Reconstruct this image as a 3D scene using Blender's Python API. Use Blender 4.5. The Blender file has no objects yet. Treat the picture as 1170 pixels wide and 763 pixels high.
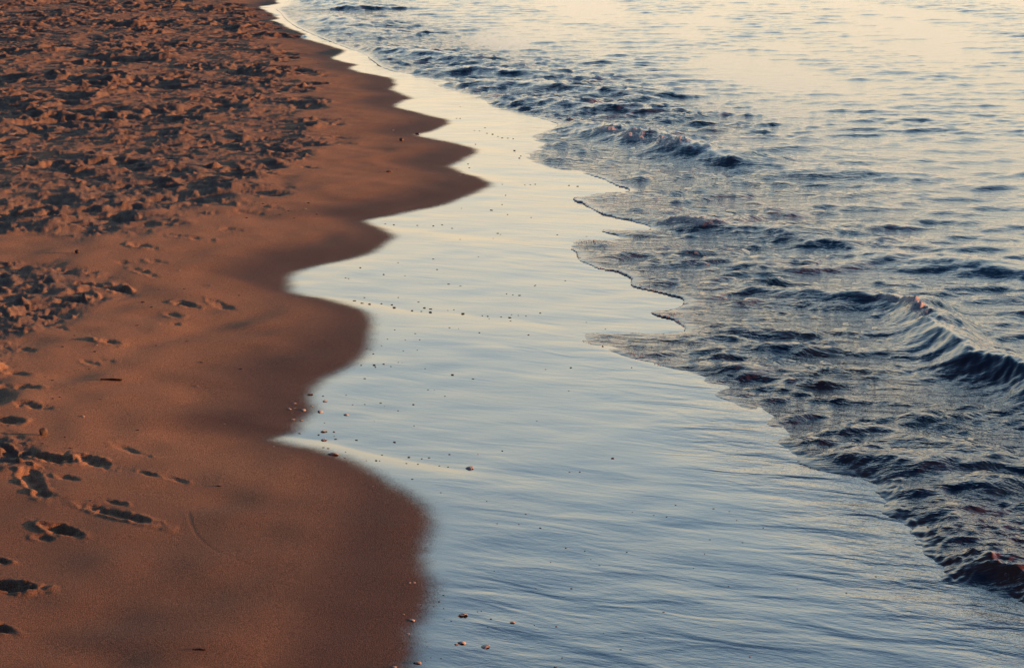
import bpy, bmesh, math, random
import numpy as np
from mathutils import Vector, Euler

R = math.radians
C = bpy.context.scene.collection
scn = bpy.context.scene

# ------------------------------------------------------------------ camera
H = 2.4                      # camera height above the wet sand (m)
FPX = 70.0 / 36.0 * 1170.0   # focal length in photo pixels (photo is 1170 x 763)
CX, CY = 585.0, 381.5
PITCH = math.atan((CY + 120.0) / FPX)
cam_d = bpy.data.cameras.new('camera')
cam_d.lens = 70.0
cam_d.sensor_width = 36.0
cam_d.clip_start = 0.1
cam_d.clip_end = 20000.0
cam = bpy.data.objects.new('camera', cam_d)
C.objects.link(cam)
cam.location = (0, 0, H)
cam.rotation_euler = (math.pi / 2 - PITCH, 0, 0)
scn.camera = cam

# ------------------------------------------------------------------ sky, sun, exposure
SUN_EL = R(5.0)
SUN_AZ = R(-3.0)            # from +X (right of frame) turned towards behind the camera
sun_dir = Vector((math.cos(SUN_EL) * math.cos(SUN_AZ), math.cos(SUN_EL) * math.sin(SUN_AZ), math.sin(SUN_EL)))
world = bpy.data.worlds.new('World')
scn.world = world
world.use_nodes = True
wn, wl = world.node_tree.nodes, world.node_tree.links
wn.clear()
sky = wn.new('ShaderNodeTexSky')
sky.sky_type = 'NISHITA'
sky.sun_disc = False
sky.sun_elevation = SUN_EL
sky.sun_rotation = math.pi / 2 - SUN_AZ       # clockwise from +Y
sky.air_density = 1.0
sky.dust_density = 2.0
sky.ozone_density = 1.5
# the pale yellow evening haze low over the sea, part of the sky itself
tc = wn.new('ShaderNodeTexCoord')
sep = wn.new('ShaderNodeSeparateXYZ')
wl.new(tc.outputs['Generated'], sep.inputs[0])


def sky_ramp(stops):
    rp = wn.new('ShaderNodeValToRGB')
    cr = rp.color_ramp
    cr.interpolation = 'B_SPLINE'
    while len(cr.elements) < len(stops):
        cr.elements.new(0.5)
    for e, (p, c) in zip(cr.elements, stops):
        e.position = p
        e.color = (*c, 1)
    wl.new(sep.outputs['Z'], rp.inputs[0])
    return rp.outputs[0]


sea_side = sky_ramp([(0.0, (0.70, 0.58, 0.50)), (0.055, (0.96, 0.75, 0.50)), (0.12, (1.03, 0.86, 0.60)), (0.20, (0.90, 0.90, 0.78)),
                     (0.28, (0.70, 0.81, 0.82)), (0.37, (0.39, 0.61, 0.79)), (0.48, (0.085, 0.21, 0.41)), (0.66, (0.014, 0.05, 0.12)),
                     (1.0, (0.005, 0.018, 0.05))])
land_side = sky_ramp([(0.0, (0.09, 0.08, 0.11)), (0.12, (0.085, 0.09, 0.14)), (0.3, (0.04, 0.065, 0.12)), (0.6, (0.012, 0.034, 0.08)),
                      (1.0, (0.005, 0.018, 0.05))])
dot = wn.new('ShaderNodeVectorMath')
dot.operation = 'DOT_PRODUCT'
dot.inputs[1].default_value = (0.60, 0.80, 0)
wl.new(tc.outputs['Generated'], dot.inputs[0])
mr = wn.new('ShaderNodeMapRange')
mr.interpolation_type = 'SMOOTHSTEP'
mr.inputs['From Min'].default_value = 0.0
mr.inputs['From Max'].default_value = 0.85
wl.new(dot.outputs['Value'], mr.inputs['Value'])
mixw = wn.new('ShaderNodeMix')
mixw.data_type = 'RGBA'
wl.new(mr.outputs[0], mixw.inputs[0])
wl.new(land_side, mixw.inputs[6])
wl.new(sea_side, mixw.inputs[7])
bg1 = wn.new('ShaderNodeBackground')
bg1.inputs['Strength'].default_value = 0.012
wl.new(sky.outputs[0], bg1.inputs['Color'])
bg2 = wn.new('ShaderNodeBackground')
bg2.inputs['Strength'].default_value = 1.0
wl.new(mixw.outputs[2], bg2.inputs['Color'])
addw = wn.new('ShaderNodeAddShader')
wl.new(bg1.outputs[0], addw.inputs[0])
wl.new(bg2.outputs[0], addw.inputs[1])
wo = wn.new('ShaderNodeOutputWorld')
wl.new(addw.outputs[0], wo.inputs['Surface'])

sl = bpy.data.lights.new('sun', 'SUN')
sl.energy = 5.0
sl.angle = R(0.5)
sl.color = (1.0, 0.42, 0.17)
sun = bpy.data.objects.new('sun', sl)
C.objects.link(sun)
sun.location = (30, -10, 20)
sun.rotation_euler = (-sun_dir).to_track_quat('-Z', 'Y').to_euler()

scn.view_settings.view_transform = 'Standard'
scn.view_settings.look = 'None'
scn.view_settings.exposure = 0.6
scn.view_settings.gamma = 1.0
scn.view_settings.use_curve_mapping = False
scn.cycles.max_bounces = 5
scn.cycles.caustics_reflective = False
scn.cycles.caustics_refractive = False

# ------------------------------------------------------------------ picture <-> ground
cp, sp = math.cos(PITCH), math.sin(PITCH)


def ground(px, py, z=0.0):
    """photo pixel -> point of the plane at height z"""
    u = (np.asarray(px, float) - CX) / FPX
    v = -(np.asarray(py, float) - CY) / FPX
    dx, dy, dz = u, cp + v * sp, -sp + v * cp
    t = (z - H) / dz
    return t * dx, t * dy


def pixel(X, Y, Z=0.0):
    zc = Y * cp - (Z - H) * sp
    yc = Y * sp + (Z - H) * cp
    return CX + FPX * X / zc, CY - FPX * yc / zc


def smooth(a, b, x):
    t = np.clip((x - a) / (b - a), 0, 1)
    return t * t * (3 - 2 * t)


# ------------------------------------------------------------------ traced outlines of the shore
EDGE_FILM = [(420, 1100), (440, 900), (455, 800), (460, 763), (470, 741), (464, 721), (480, 708), (487, 675), (483, 648), (487, 625),
             (493, 605), (490, 586), (457, 565), (423, 541), (394, 526), (363, 517), (331, 511), (309, 503), (318, 499),
             (339, 495), (347, 487), (352, 478), (359, 470), (352, 462), (351, 452), (358, 436), (388, 426), (410, 414),
             (424, 397), (428, 380), (424, 365), (410, 354), (390, 349), (363, 342), (333, 336), (321, 327), (333, 314),
             (360, 304), (390, 298), (417, 291), (440, 281), (453, 271), (440, 262), (417, 255), (410, 252), (457, 245),
             (507, 235), (540, 222), (560, 213), (550, 205), (530, 200), (511, 192), (515, 189), (537, 182), (545, 173),
             (533, 167), (503, 160), (472, 155), (490, 150), (513, 143), (513, 137), (490, 132), (467, 127), (445, 121),
             (463, 115), (472, 112), (453, 107), (446, 102), (452, 97), (447, 90), (427, 85), (403, 82), (397, 77),
             (411, 74), (390, 71), (376, 67), (389, 63), (391, 58), (377, 52), (354, 47), (342, 42), (348, 40), (340, 36),
             (331, 33), (318, 26), (307, 23.5), (318, 22), (315, 18), (303, 13), (292, 8), (312, 6), (318, 3), (312, -4),
             (306, -14), (296, -28), (280, -46), (250, -70), (200, -95), (120, -112), (0, -118.5)]
EDGE_SEA = [(1420, 1100), (1330, 850), (1250, 740), (1200, 710), (1170, 699), (1145, 690), (1119, 681), (1092, 673), (1072, 662), (1059, 652), (1045, 632),
            (1041, 610), (1020, 597), (998, 590), (1004, 570), (993, 556), (967, 546), (930, 539), (904, 528), (884, 511),
            (868, 489), (847, 471), (817, 454), (798, 439), (780, 428), (762, 424), (741, 417), (715, 411), (703, 407), (687, 400),
            (671, 394), (659, 387), (664, 382), (687, 380), (719, 381), (745, 384), (760, 381), (782, 378), (775, 371),
            (766, 366), (742, 360), (745, 357), (766, 356), (780, 352), (779, 343), (757, 336), (735, 332), (722, 325),
            (720, 317), (708, 313), (676, 306), (659, 297), (653, 288), (647, 280), (656, 274), (687, 274), (711, 272),
            (689, 267), (685, 264), (692, 262), (720, 263), (748, 263), (726, 255), (694, 248), (677, 240), (663, 232),
            (653, 226), (666, 224), (690, 221), (721, 219), (709, 215), (697, 209), (676, 201), (650, 197), (623, 192),
            (600, 186), (590, 179), (602, 172), (616, 166), (598, 159), (612, 152), (640, 144), (622, 137), (590, 131),
            (567, 127), (549, 122), (552, 117), (530, 109), (513, 103), (493, 97), (507, 93), (470, 87), (440, 80),
            (426, 71), (416, 62), (400, 57), (372, 46), (350, 37), (334, 29), (324, 21), (320, 15), (313, 10), (330, 5),
            (326, -4), (318, -14), (306, -28), (290, -46), (260, -70), (210, -95), (130, -112), (10, -118.5)]


def chaikin(p, n=1):
    p = np.asarray(p, float)
    for _ in range(n):
        a, b = p[:-1], p[1:]
        q = np.empty((2 * len(a), 2))
        q[0::2] = 0.75 * a + 0.25 * b
        q[1::2] = 0.25 * a + 0.75 * b
        p = np.vstack([p[:1], q, p[-1:]])
    return p


def inside_right(px, py, poly_px):
    """True where a point lies to the right of the traced line (even-odd count of crossings to its left)"""
    c = np.zeros(px.shape, bool)
    for (x0, y0), (x1, y1) in zip(poly_px[:-1], poly_px[1:]):
        if y0 == y1:
            continue
        m = (y0 > py) != (y1 > py)
        if not m.any():
            continue
        xi = x0 + (py - y0) * (x1 - x0) / (y1 - y0)
        c ^= m & (px > xi)
    return c


def dist_poly(X, Y, P):
    """distance to a polyline on the ground, and the parameter of the nearest point"""
    best = np.full(X.shape, 1e18)
    par = np.zeros(X.shape)
    side = np.zeros(X.shape)
    for i in range(len(P) - 1):
        ax, ay = P[i]
        dx, dy = P[i + 1][0] - ax, P[i + 1][1] - ay
        L2 = dx * dx + dy * dy + 1e-12
        rx, ry = X - ax, Y - ay
        t = np.clip((rx * dx + ry * dy) / L2, 0, 1)
        qx, qy = rx - t * dx, ry - t * dy
        d = qx * qx + qy * qy
        m = d < best
        best[m] = d[m]
        par[m] = (i + t)[m]
        side[m] = (dx * ry - dy * rx)[m]
    return np.sqrt(best), par, side


def signed(X, Y, line_px):
    px, py = pixel(X, Y)
    gx, gy = ground(line_px[:, 0], line_px[:, 1])
    d, par, _ = dist_poly(X, Y, np.stack([gx, gy], 1))
    return np.where(inside_right(px, py, line_px), d, -d)


FILM = chaikin(EDGE_FILM, 1)
SEA = chaikin(EDGE_SEA, 1)

# ------------------------------------------------------------------ noise and relief tiles
rng = np.random.default_rng(7)


def spectrum_tile(N, L, lmin, lmax, power, seed, direc=None, focus=0.0):
    """periodic random height tile, unit standard deviation; direc = travel direction of the waves"""
    r = np.random.default_rng(seed)
    k = np.fft.fftfreq(N, L / N)
    kx, ky = np.meshgrid(k, k)
    kk = np.hypot(kx, ky) + 1e-9
    amp = kk ** (-power) * (kk > 1 / lmax) * (kk < 1 / lmin)
    if direc is not None:
        c = np.abs(kx * math.cos(direc) + ky * math.sin(direc)) / kk
        amp = amp * (0.12 + c ** focus)
    f = np.fft.ifft2(amp * np.exp(2j * np.pi * r.random((N, N)))).real
    return (f / f.std()).astype(np.float32), L


def sample(tile, X, Y):
    a, L = tile
    N = a.shape[0]
    u, v = (X / L % 1.0) * N, (Y / L % 1.0) * N
    i, j = np.floor(u).astype(int), np.floor(v).astype(int)
    fu, fv = u - i, v - j
    i0, j0 = i % N, j % N
    i1, j1 = (i + 1) % N, (j + 1) % N
    return (a[j0, i0] * (1 - fu) + a[j0, i1] * fu) * (1 - fv) + (a[j1, i0] * (1 - fu) + a[j1, i1] * fu) * fv


def trample_tile(N=1000, L=12.5, count=3200, seed=3):
    """sand walked over many times: overlapping foot-sized hollows with pushed-up rims"""
    r = np.random.default_rng(seed)
    h = np.zeros((N, N), np.float32)
    cell = L / N
    Rp = int(0.42 / cell)
    g = np.arange(-Rp, Rp + 1) * cell
    gx, gy = np.meshgrid(g, g)
    for _ in range(count):
        a = r.normal(math.pi / 2 * 0.9, 0.7)
        l = r.uniform(0.05, 0.15)
        w = l * r.uniform(0.45, 0.75)
        dep = r.uniform(0.14, 0.30) * l
        ca, sa = math.cos(a), math.sin(a)
        ex, ey = (gx * ca + gy * sa), (-gx * sa + gy * ca)
        ww = w * (1 + 0.18 * np.sin(ex / l * 2.2 + r.uniform(-.5, .5)))
        q = np.sqrt((ex / l) ** 2 + (ey / ww) ** 2 + 1e-6)
        q = q + 0.13 * np.sin(np.arctan2(ey, ex) * 3 + r.uniform(0, 6)) + 0.06 * np.sin(np.arctan2(ey, ex) * 7 + r.uniform(0, 6))
        pit = 1 - smooth(0.40, 1.12, q)
        skew = 0.6 + 0.4 * np.cos(np.arctan2(ey, ex) - r.uniform(0, 6.28))
        rim = np.exp(-((q - 1.28) / 0.27) ** 2) * skew
        ci, cj = r.integers(0, N), r.integers(0, N)
        ii = (np.arange(-Rp, Rp + 1) + ci) % N
        jj = (np.arange(-Rp, Rp + 1) + cj) % N
        sub = h[np.ix_(jj, ii)]
        keep = 1 - 0.8 * pit - 0.3 * np.exp(-((q - 1.2) / 0.3) ** 2)
        h[np.ix_(jj, ii)] = sub * keep - dep * pit * (0.8 + 0.2 * ex / l) + dep * 0.55 * rim
    return h, L


T_TRAMP = trample_tile()
T_CRUMB = spectrum_tile(768, 4.6, 0.02, 0.25, 1.5, 11)
T_LUMP = spectrum_tile(512, 13.0, 0.25, 1.1, 1.6, 12)
T_ROLL = spectrum_tile(256, 23.0, 0.9, 6.0, 1.8, 13)
T_EDGE = spectrum_tile(512, 5.0, 0.03, 0.5, 1.1, 14)


# ------------------------------------------------------------------ fan-shaped grid: one sheet, finest where the camera stands close
def fan(x_lo, x_hi, step, y_top=-112.0, y_bot=790.0, x_mid=None, step2=2.6, cap=0.06):
    ypx = np.arange(y_bot, y_top, -step)
    Yr = ground(np.full_like(ypx, CX), ypx)[1]
    Yr = Yr[Yr > 5.9]
    rows = [4.2, 4.8, 5.3, 5.7] + list(Yr[:1])
    for y in Yr[1:]:
        if y < 50:
            k = max(1, int(math.ceil((y - rows[-1]) / cap)))
            rows += list(rows[-1] + (y - rows[-1]) * np.arange(1, k + 1) / k)
        elif y > rows[-1] * 1.012:
            rows.append(y)
    Yr = np.array(rows)
    far = Yr[-1]
    Yr = np.concatenate([Yr, far * np.array([1.15, 1.4, 1.8, 2.5, 4, 7, 12, 20])])
    xs = np.arange(x_lo, x_hi, step)
    if x_mid is not None:
        xs = np.concatenate([np.arange(x_lo, x_mid, step), np.arange(x_mid, x_hi, step2)])
    t = (xs - CX) / FPX
    t = np.concatenate([t[0] - np.array([4, 2.2, 1.2, .7, .4, .22, .1, .04]), t,
                        t[-1] + np.array([.04, .1, .22, .4, .7, 1.2, 2.2, 4])])
    T, YY = np.meshgrid(t, Yr)
    return T * YY / cp, YY


def lookup(Xg, Yg, Zg, x, y):
    """height of a fan grid at one ground point"""
    Yr = Yg[:, 0]
    tr_ = Xg[0] / Yg[0]
    i = int(np.clip(np.searchsorted(Yr, y) - 1, 0, len(Yr) - 2))
    t = x / y
    j = int(np.clip(np.searchsorted(tr_, t) - 1, 0, len(tr_) - 2))
    fy = np.clip((y - Yr[i]) / (Yr[i + 1] - Yr[i]), 0, 1)
    fx = np.clip((t - tr_[j]) / (tr_[j + 1] - tr_[j]), 0, 1)
    return float((Zg[i, j] * (1 - fx) + Zg[i, j + 1] * fx) * (1 - fy) + (Zg[i + 1, j] * (1 - fx) + Zg[i + 1, j + 1] * fx) * fy)


def on_surface(px, py, Xg, Yg, Zg):
    z = 0.0
    for _ in range(5):
        gx, gy = ground(px, py, z)
        z = lookup(Xg, Yg, Zg, float(gx), float(gy))
    return float(gx), float(gy), z


def grid_mesh(name, X, Y, Z, keep, mat, attrs, smooth_shade=True):
    nr, nc = X.shape
    idx = np.arange(nr * nc).reshape(nr, nc)
    q = np.stack([idx[:-1, :-1], idx[:-1, 1:], idx[1:, 1:], idx[1:, :-1]], -1).reshape(-1, 4)
    k = keep[:-1, :-1].reshape(-1)
    q = q[k]
    used, inv = np.unique(q, return_inverse=True)
    q = inv.reshape(-1, 4)
    co = np.stack([X.ravel(), Y.ravel(), Z.ravel()], 1)[used].astype(np.float32)
    me = bpy.data.meshes.new(name)
    me.vertices.add(len(co))
    me.vertices.foreach_set('co', co.ravel())
    me.loops.add(q.size)
    me.loops.foreach_set('vertex_index', q.ravel().astype(np.int32))
    me.polygons.add(len(q))
    me.polygons.foreach_set('loop_start', (np.arange(len(q)) * 4).astype(np.int32))
    me.polygons.foreach_set('loop_total', np.full(len(q), 4, np.int32))
    me.update(calc_edges=True)
    me.polygons.foreach_set('use_smooth', np.ones(len(q), bool))
    for an, av in attrs.items():
        at = me.attributes.new(an, 'FLOAT', 'POINT')
        at.data.foreach_set('value', av.ravel()[used].astype(np.float32))
    me.materials.append(mat)
    o = bpy.data.objects.new(name, me)
    C.objects.link(o)
    return o


# ------------------------------------------------------------------ material helpers
def new_mat(name):
    m = bpy.data.materials.new(name)
    m.use_nodes = True
    n = m.node_tree.nodes
    n.clear()
    return m, n, m.node_tree.links


def nd(n, kind, **kw):
    x = n.new(kind)
    for k, v in kw.items():
        if k.startswith('i_'):
            x.inputs[k[2:].replace('_', ' ')].default_value = v
        else:
            setattr(x, k, v)
    return x


def math_node(n, l, op, a, b=None, clamp=False):
    m = n.new('ShaderNodeMath')
    m.operation = op
    m.use_clamp = clamp
    for i, s in enumerate((a, b)):
        if s is None:
            continue
        if isinstance(s, (int, float)):
            m.inputs[i].default_value = s
        else:
            l.new(s, m.inputs[i])
    return m.outputs[0]


def maprange(n, l, v, a, b, c=0.0, d=1.0, kind='SMOOTHSTEP'):
    m = n.new('ShaderNodeMapRange')
    m.interpolation_type = kind
    l.new(v, m.inputs['Value'])
    for k, x in zip(('From Min', 'From Max', 'To Min', 'To Max'), (a, b, c, d)):
        m.inputs[k].default_value = x
    return m.outputs[0]


def mixc(n, l, f, a, b):
    m = n.new('ShaderNodeMix')
    m.data_type = 'RGBA'
    if isinstance(f, float):
        m.inputs[0].default_value = f
    else:
        l.new(f, m.inputs[0])
    for i, s in ((6, a), (7, b)):
        if isinstance(s, tuple):
            m.inputs[i].default_value = (*s, 1)
        else:
            l.new(s, m.inputs[i])
    return m.outputs[2]


def noise(n, l, scale, detail=3.0, rough=0.55, vec=None, dist=0.0):
    t = n.new('ShaderNodeTexNoise')
    t.inputs['Scale'].default_value = scale
    t.inputs['Detail'].default_value = detail
    t.inputs['Roughness'].default_value = rough
    t.inputs['Distortion'].default_value = dist
    if vec is not None:
        l.new(vec, t.inputs['Vector'])
    return t.outputs[0]


def mapping(n, l, src, scale, rot=(0, 0, 0)):
    r0 = n.new('ShaderNodeMapping')
    r0.inputs['Rotation'].default_value = rot
    l.new(src, r0.inputs['Vector'])
    m = n.new('ShaderNodeMapping')
    m.inputs['Scale'].default_value = scale
    l.new(r0.outputs[0], m.inputs['Vector'])
    return m.outputs[0]


def attr(n, name):
    a = n.new('ShaderNodeAttribute')
    a.attribute_name = name
    return a.outputs['Fac']


def bump(n, l, h, strength, dist, normal=None):
    b = n.new('ShaderNodeBump')
    b.inputs['Distance'].default_value = dist
    if isinstance(strength, float):
        b.inputs['Strength'].default_value = strength
    else:
        l.new(strength, b.inputs['Strength'])
    l.new(h, b.inputs['Height'])
    if normal is not None:
        l.new(normal, b.inputs['Normal'])
    return b.outputs[0]


# ------------------------------------------------------------------ sand material: dry -> damp -> under a film of water
def sand_material():
    m, n, l = new_mat('sand')
    tcn = n.new('ShaderNodeTexCoord')
    P = tcn.outputs['Object']
    damp, film = attr(n, 'damp'), attr(n, 'film')
    grain = noise(n, l, 210.0, 3.0, 0.75, P)
    patch = noise(n, l, 2.2, 5.0, 0.6, P)
    spot = noise(n, l, 60.0, 3.0, 0.6, P)
    dry = mixc(n, l, patch, (0.385, 0.212, 0.115), (0.485, 0.272, 0.152))
    wet = mixc(n, l, patch, (0.088, 0.042, 0.026), (0.138, 0.068, 0.041))
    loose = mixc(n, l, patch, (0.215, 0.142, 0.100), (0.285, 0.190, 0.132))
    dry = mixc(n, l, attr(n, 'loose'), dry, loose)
    col = mixc(n, l, damp, dry, wet)  # damp also holds the sunlight painted onto the cusp crowns
    gr = maprange(n, l, grain, 0.34, 0.66, 0.30, 1.75, 'LINEAR')
    sp_ = maprange(n, l, spot, 0.3, 0.7, 0.88, 1.1, 'LINEAR')
    g2 = math_node(n, l, 'MULTIPLY', gr, sp_)
    mul = n.new('ShaderNodeMix')
    mul.data_type = 'RGBA'
    mul.blend_type = 'MULTIPLY'
    mul.inputs[0].default_value = 1.0
    l.new(col, mul.inputs[6])
    l.new(g2, mul.inputs[7])
    # grains, seen as fine relief
    gb = bump(n, l, grain, 0.9, 0.0035)
    gb = bump(n, l, noise(n, l, 130.0, 4.0, 0.65, P), maprange(n, l, damp, 0.0, 1.0, 0.5, 0.22), 0.004, gb)
    a = nd(n, 'ShaderNodeBsdfPrincipled')
    l.new(mul.outputs[2], a.inputs['Base Color'])
    l.new(maprange(n, l, damp, 0.0, 1.0, 0.95, 0.75), a.inputs['Roughness'])
    a.inputs['Specular IOR Level'].default_value = 0.25
    l.new(gb, a.inputs['Normal'])
    # water film: fine wind ripples and drainage streaks
    strong = attr(n, 'ripple')
    r1 = noise(n, l, 1.0, 2.0, 0.45, mapping(n, l, P, (2.2, 6.2, 1), (0, 0, 0.36)), 0.5)
    r2 = noise(n, l, 1.0, 3.0, 0.6, mapping(n, l, P, (9.0, 24.0, 1), (0, 0, 0.42)), 0.3)
    fb = bump(n, l, r1, math_node(n, l, 'MULTIPLY', strong, 0.21), 0.030)
    fb = bump(n, l, r2, math_node(n, l, 'MULTIPLY', strong, 0.14), 0.008, fb)
    r3 = noise(n, l, 1.0, 3.0, 0.6, mapping(n, l, P, (34.0, 70.0, 1), (0, 0, 0.4)))
    fb = bump(n, l, r3, math_node(n, l, 'ADD', math_node(n, l, 'MULTIPLY', strong, 0.14), 0.05), 0.003, fb)
    f = nd(n, 'ShaderNodeBsdfPrincipled')
    f.inputs['Base Color'].default_value = (0.040, 0.026, 0.020, 1)
    l.new(maprange(n, l, noise(n, l, 1.0, 4.0, 0.6, mapping(n, l, P, (1.6, 4.0, 1), (0, 0, 0.36))), 0.35, 0.65, 0.05, 0.13), f.inputs['Roughness'])
    f.inputs['IOR'].default_value = 2.3
    l.new(fb, f.inputs['Normal'])
    # the film breaks up between the grains at its edge
    ff = math_node(n, l, 'ADD', film, maprange(n, l, grain, 0.3, 0.7, -0.24, 0.24, 'LINEAR'))
    ff = maprange(n, l, ff, 0.14, 0.86)
    mx = n.new('ShaderNodeMixShader')
    l.new(ff, mx.inputs[0])
    l.new(a.outputs[0], mx.inputs[1])
    l.new(f.outputs[0], mx.inputs[2])
    out = n.new('ShaderNodeOutputMaterial')
    l.new(mx.outputs[0], out.inputs[0])
    return m


# ------------------------------------------------------------------ the beach
X, Y = fan(-70, 1260, 1.4, x_mid=620, step2=2.6, cap=0.07)
PX, PY = pixel(X, Y)
Yc = np.minimum(Y, 400)
sd_film = signed(X, Y, FILM)                     # > 0: under the film (or the sea)
sd_shift = signed(X + 0.22, Y - 0.30, FILM)      # the wash drains towards lower right
sd_sea = signed(X, Y, SEA)                       # > 0: under the sea


def poly_soft(poly, soft):
    p = np.asarray(poly + poly[:1], float)
    gx, gy = ground(p[:, 0], p[:, 1])
    d, _, _ = dist_poly(X, Y, np.stack([gx, gy], 1))
    c = inside_right(PX, PY, p)
    return smooth(-soft, soft, np.where(c, d, -d) + 0.55 * soft * sample(T_ROLL, X * 2.5, Y * 2.5))


m_main = poly_soft([(-900, -118.5), (60, -118.5), (225, -60), (258, -10), (282, 12), (318, 40), (340, 75), (360, 118), (366, 150), (350, 186), (322, 202),
                    (280, 225), (235, 250), (150, 262), (70, 268), (-100, 278), (-900, 300)], 0.34)
m_left = poly_soft([(-900, 306), (20, 306), (130, 316), (150, 338), (95, 352), (62, 368), (25, 392), (8, 430), (-30, 480), (-900, 500)], 0.12)
m_low = poly_soft([(-900, 498), (10, 502), (30, 522), (24, 548), (-900, 575)], 0.08)

dl = np.maximum(-sd_film, 0)                     # metres inland of the film's edge
Z = 0.035 * (1 - np.exp(-dl / 0.7)) + 0.004 * np.minimum(dl, 30)
inl = smooth(0.02, 0.7, dl)
Z += inl * (0.0030 * sample(T_ROLL, X, Y) + 0.0026 * sample(T_LUMP, X, Y))
Z += 0.0009 * sample(T_LUMP, X + 3, Y) * (1 - inl) * smooth(0, .3, dl + 0.3)
Z -= 0.035 * np.maximum(sd_sea, 0).clip(0, 40)
# the film lies over faint cusps: long low swells running down the beach
Z += 0.0045 * sample(T_ROLL, X * 0.8 + 5, Y * 0.45) * smooth(0, 0.5, sd_film)
ZB = Z.copy()


def wash_line(pts, A=0.017, w=0.28):
    """the low step an earlier wash left in the wet sand: its seaward-far side dips away"""
    p = np.asarray(pts, float)
    gx_, gy_ = ground(p[:, 0], p[:, 1])
    xs_ = np.linspace(gx_[0], gx_[-1], 60)
    ys_ = np.interp(xs_, gx_, gy_)
    yl = np.interp(X, xs_, ys_) + 0.02 * sample(T_LUMP, X, X * 0 + gy_[0])
    q = yl - Y
    fade = smooth(gx_[0] - 0.25, gx_[0] + 0.15, X) * (1 - smooth(gx_[0] + 0.45 * (gx_[-1] - gx_[0]), gx_[-1], X))
    return np.where(q > 0, A * (1 - np.exp(-np.maximum(q, 0) / w)) * np.exp(-np.maximum(q, 0) / 1.6), 0) * fade


Z += wash_line([(322, 335), (400, 343), (470, 356), (560, 363), (640, 374), (760, 378)])
Z += wash_line([(311, 499), (380, 508), (450, 521), (520, 536), (640, 552), (760, 570)], 0.015, 0.22)
Z += wash_line([(412, 254), (470, 262), (540, 271), (600, 277), (700, 285)], 0.017, 0.4)
Z += wash_line([(510, 191), (560, 203), (610, 213), (660, 219)], 0.017, 0.45)
Z += wash_line([(470, 154), (520, 166), (590, 174), (640, 180)], 0.017, 0.5)
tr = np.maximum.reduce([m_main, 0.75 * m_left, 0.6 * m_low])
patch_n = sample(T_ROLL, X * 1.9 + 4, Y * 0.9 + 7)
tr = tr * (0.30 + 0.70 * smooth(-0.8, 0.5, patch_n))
rough = sample(T_CRUMB, X, Y)
grow = 0.85 + 0.5 * smooth(250, 30, PY)
Z += tr * grow * (sample(T_TRAMP, X, Y) * 0.86 + 0.0150 * sample(T_LUMP, X + 1, Y + 2) + 0.014 * sample(T_ROLL, X * 1.5, Y * 1.5)
                  + 0.0040 * rough + 0.0020 * np.maximum(sample(T_CRUMB, X * 0.55 + 2, Y * 0.55) - 0.6, 0) ** 1.5)
# single clods thrown out on the smooth sand beside the trampled part
fringe = smooth(0.02, 0.5, tr) * (1 - smooth(0.5, 0.95, tr))
Z += fringe * 0.016 * np.maximum(sample(T_CRUMB, X * 0.6, Y * 0.6) - 1.0, 0)


def stamp(x0, y0, x1, y1, w, dep, rim=0.45, seed=0):
    """a foot-sized hollow between two photo points; negative depth raises a clod"""
    global Z
    ax, ay, _ = on_surface(x0, y0, X, Y, ZB)
    bx, by, _ = on_surface(x1, y1, X, Y, ZB)
    mx, my = (ax + bx) / 2, (ay + by) / 2
    L = max(math.hypot(bx - ax, by - ay) / 2, 0.03)
    ca, sa = (bx - ax) / (2 * L), (by - ay) / (2 * L)
    if abs(ca) + abs(sa) < 0.1:
        ca, sa = 1.0, 0.0
    ext = 2.4 * max(L, w)
    m = (np.abs(X - mx) < ext) & (np.abs(Y - my) < ext)
    if not m.any():
        return
    dx, dy = X[m] - mx, Y[m] - my
    ex, ey = dx * ca + dy * sa, -dx * sa + dy * ca
    wv = w * 0.38 * (1 + 0.15 * np.sin(ex / L * 2.4 + seed))
    q = np.sqrt((ex / L) ** 2 + (ey / wv) ** 2) + 0.10 * sample(T_EDGE, X[m] + seed, Y[m])
    th = np.arctan2(dy, dx)
    pit = 1 - smooth(0.15, 1.22, q)
    rm = np.exp(-((q - 1.25) / 0.24) ** 2) * (0.6 + 0.4 * np.cos(th - seed))
    dz = -0.40 * dep * pit + 0.26 * abs(dep) * rim * rm
    dz += abs(dep) * 0.10 * rough[m] * np.exp(-(q / 1.4) ** 4)
    Z[m] += dz


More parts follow.
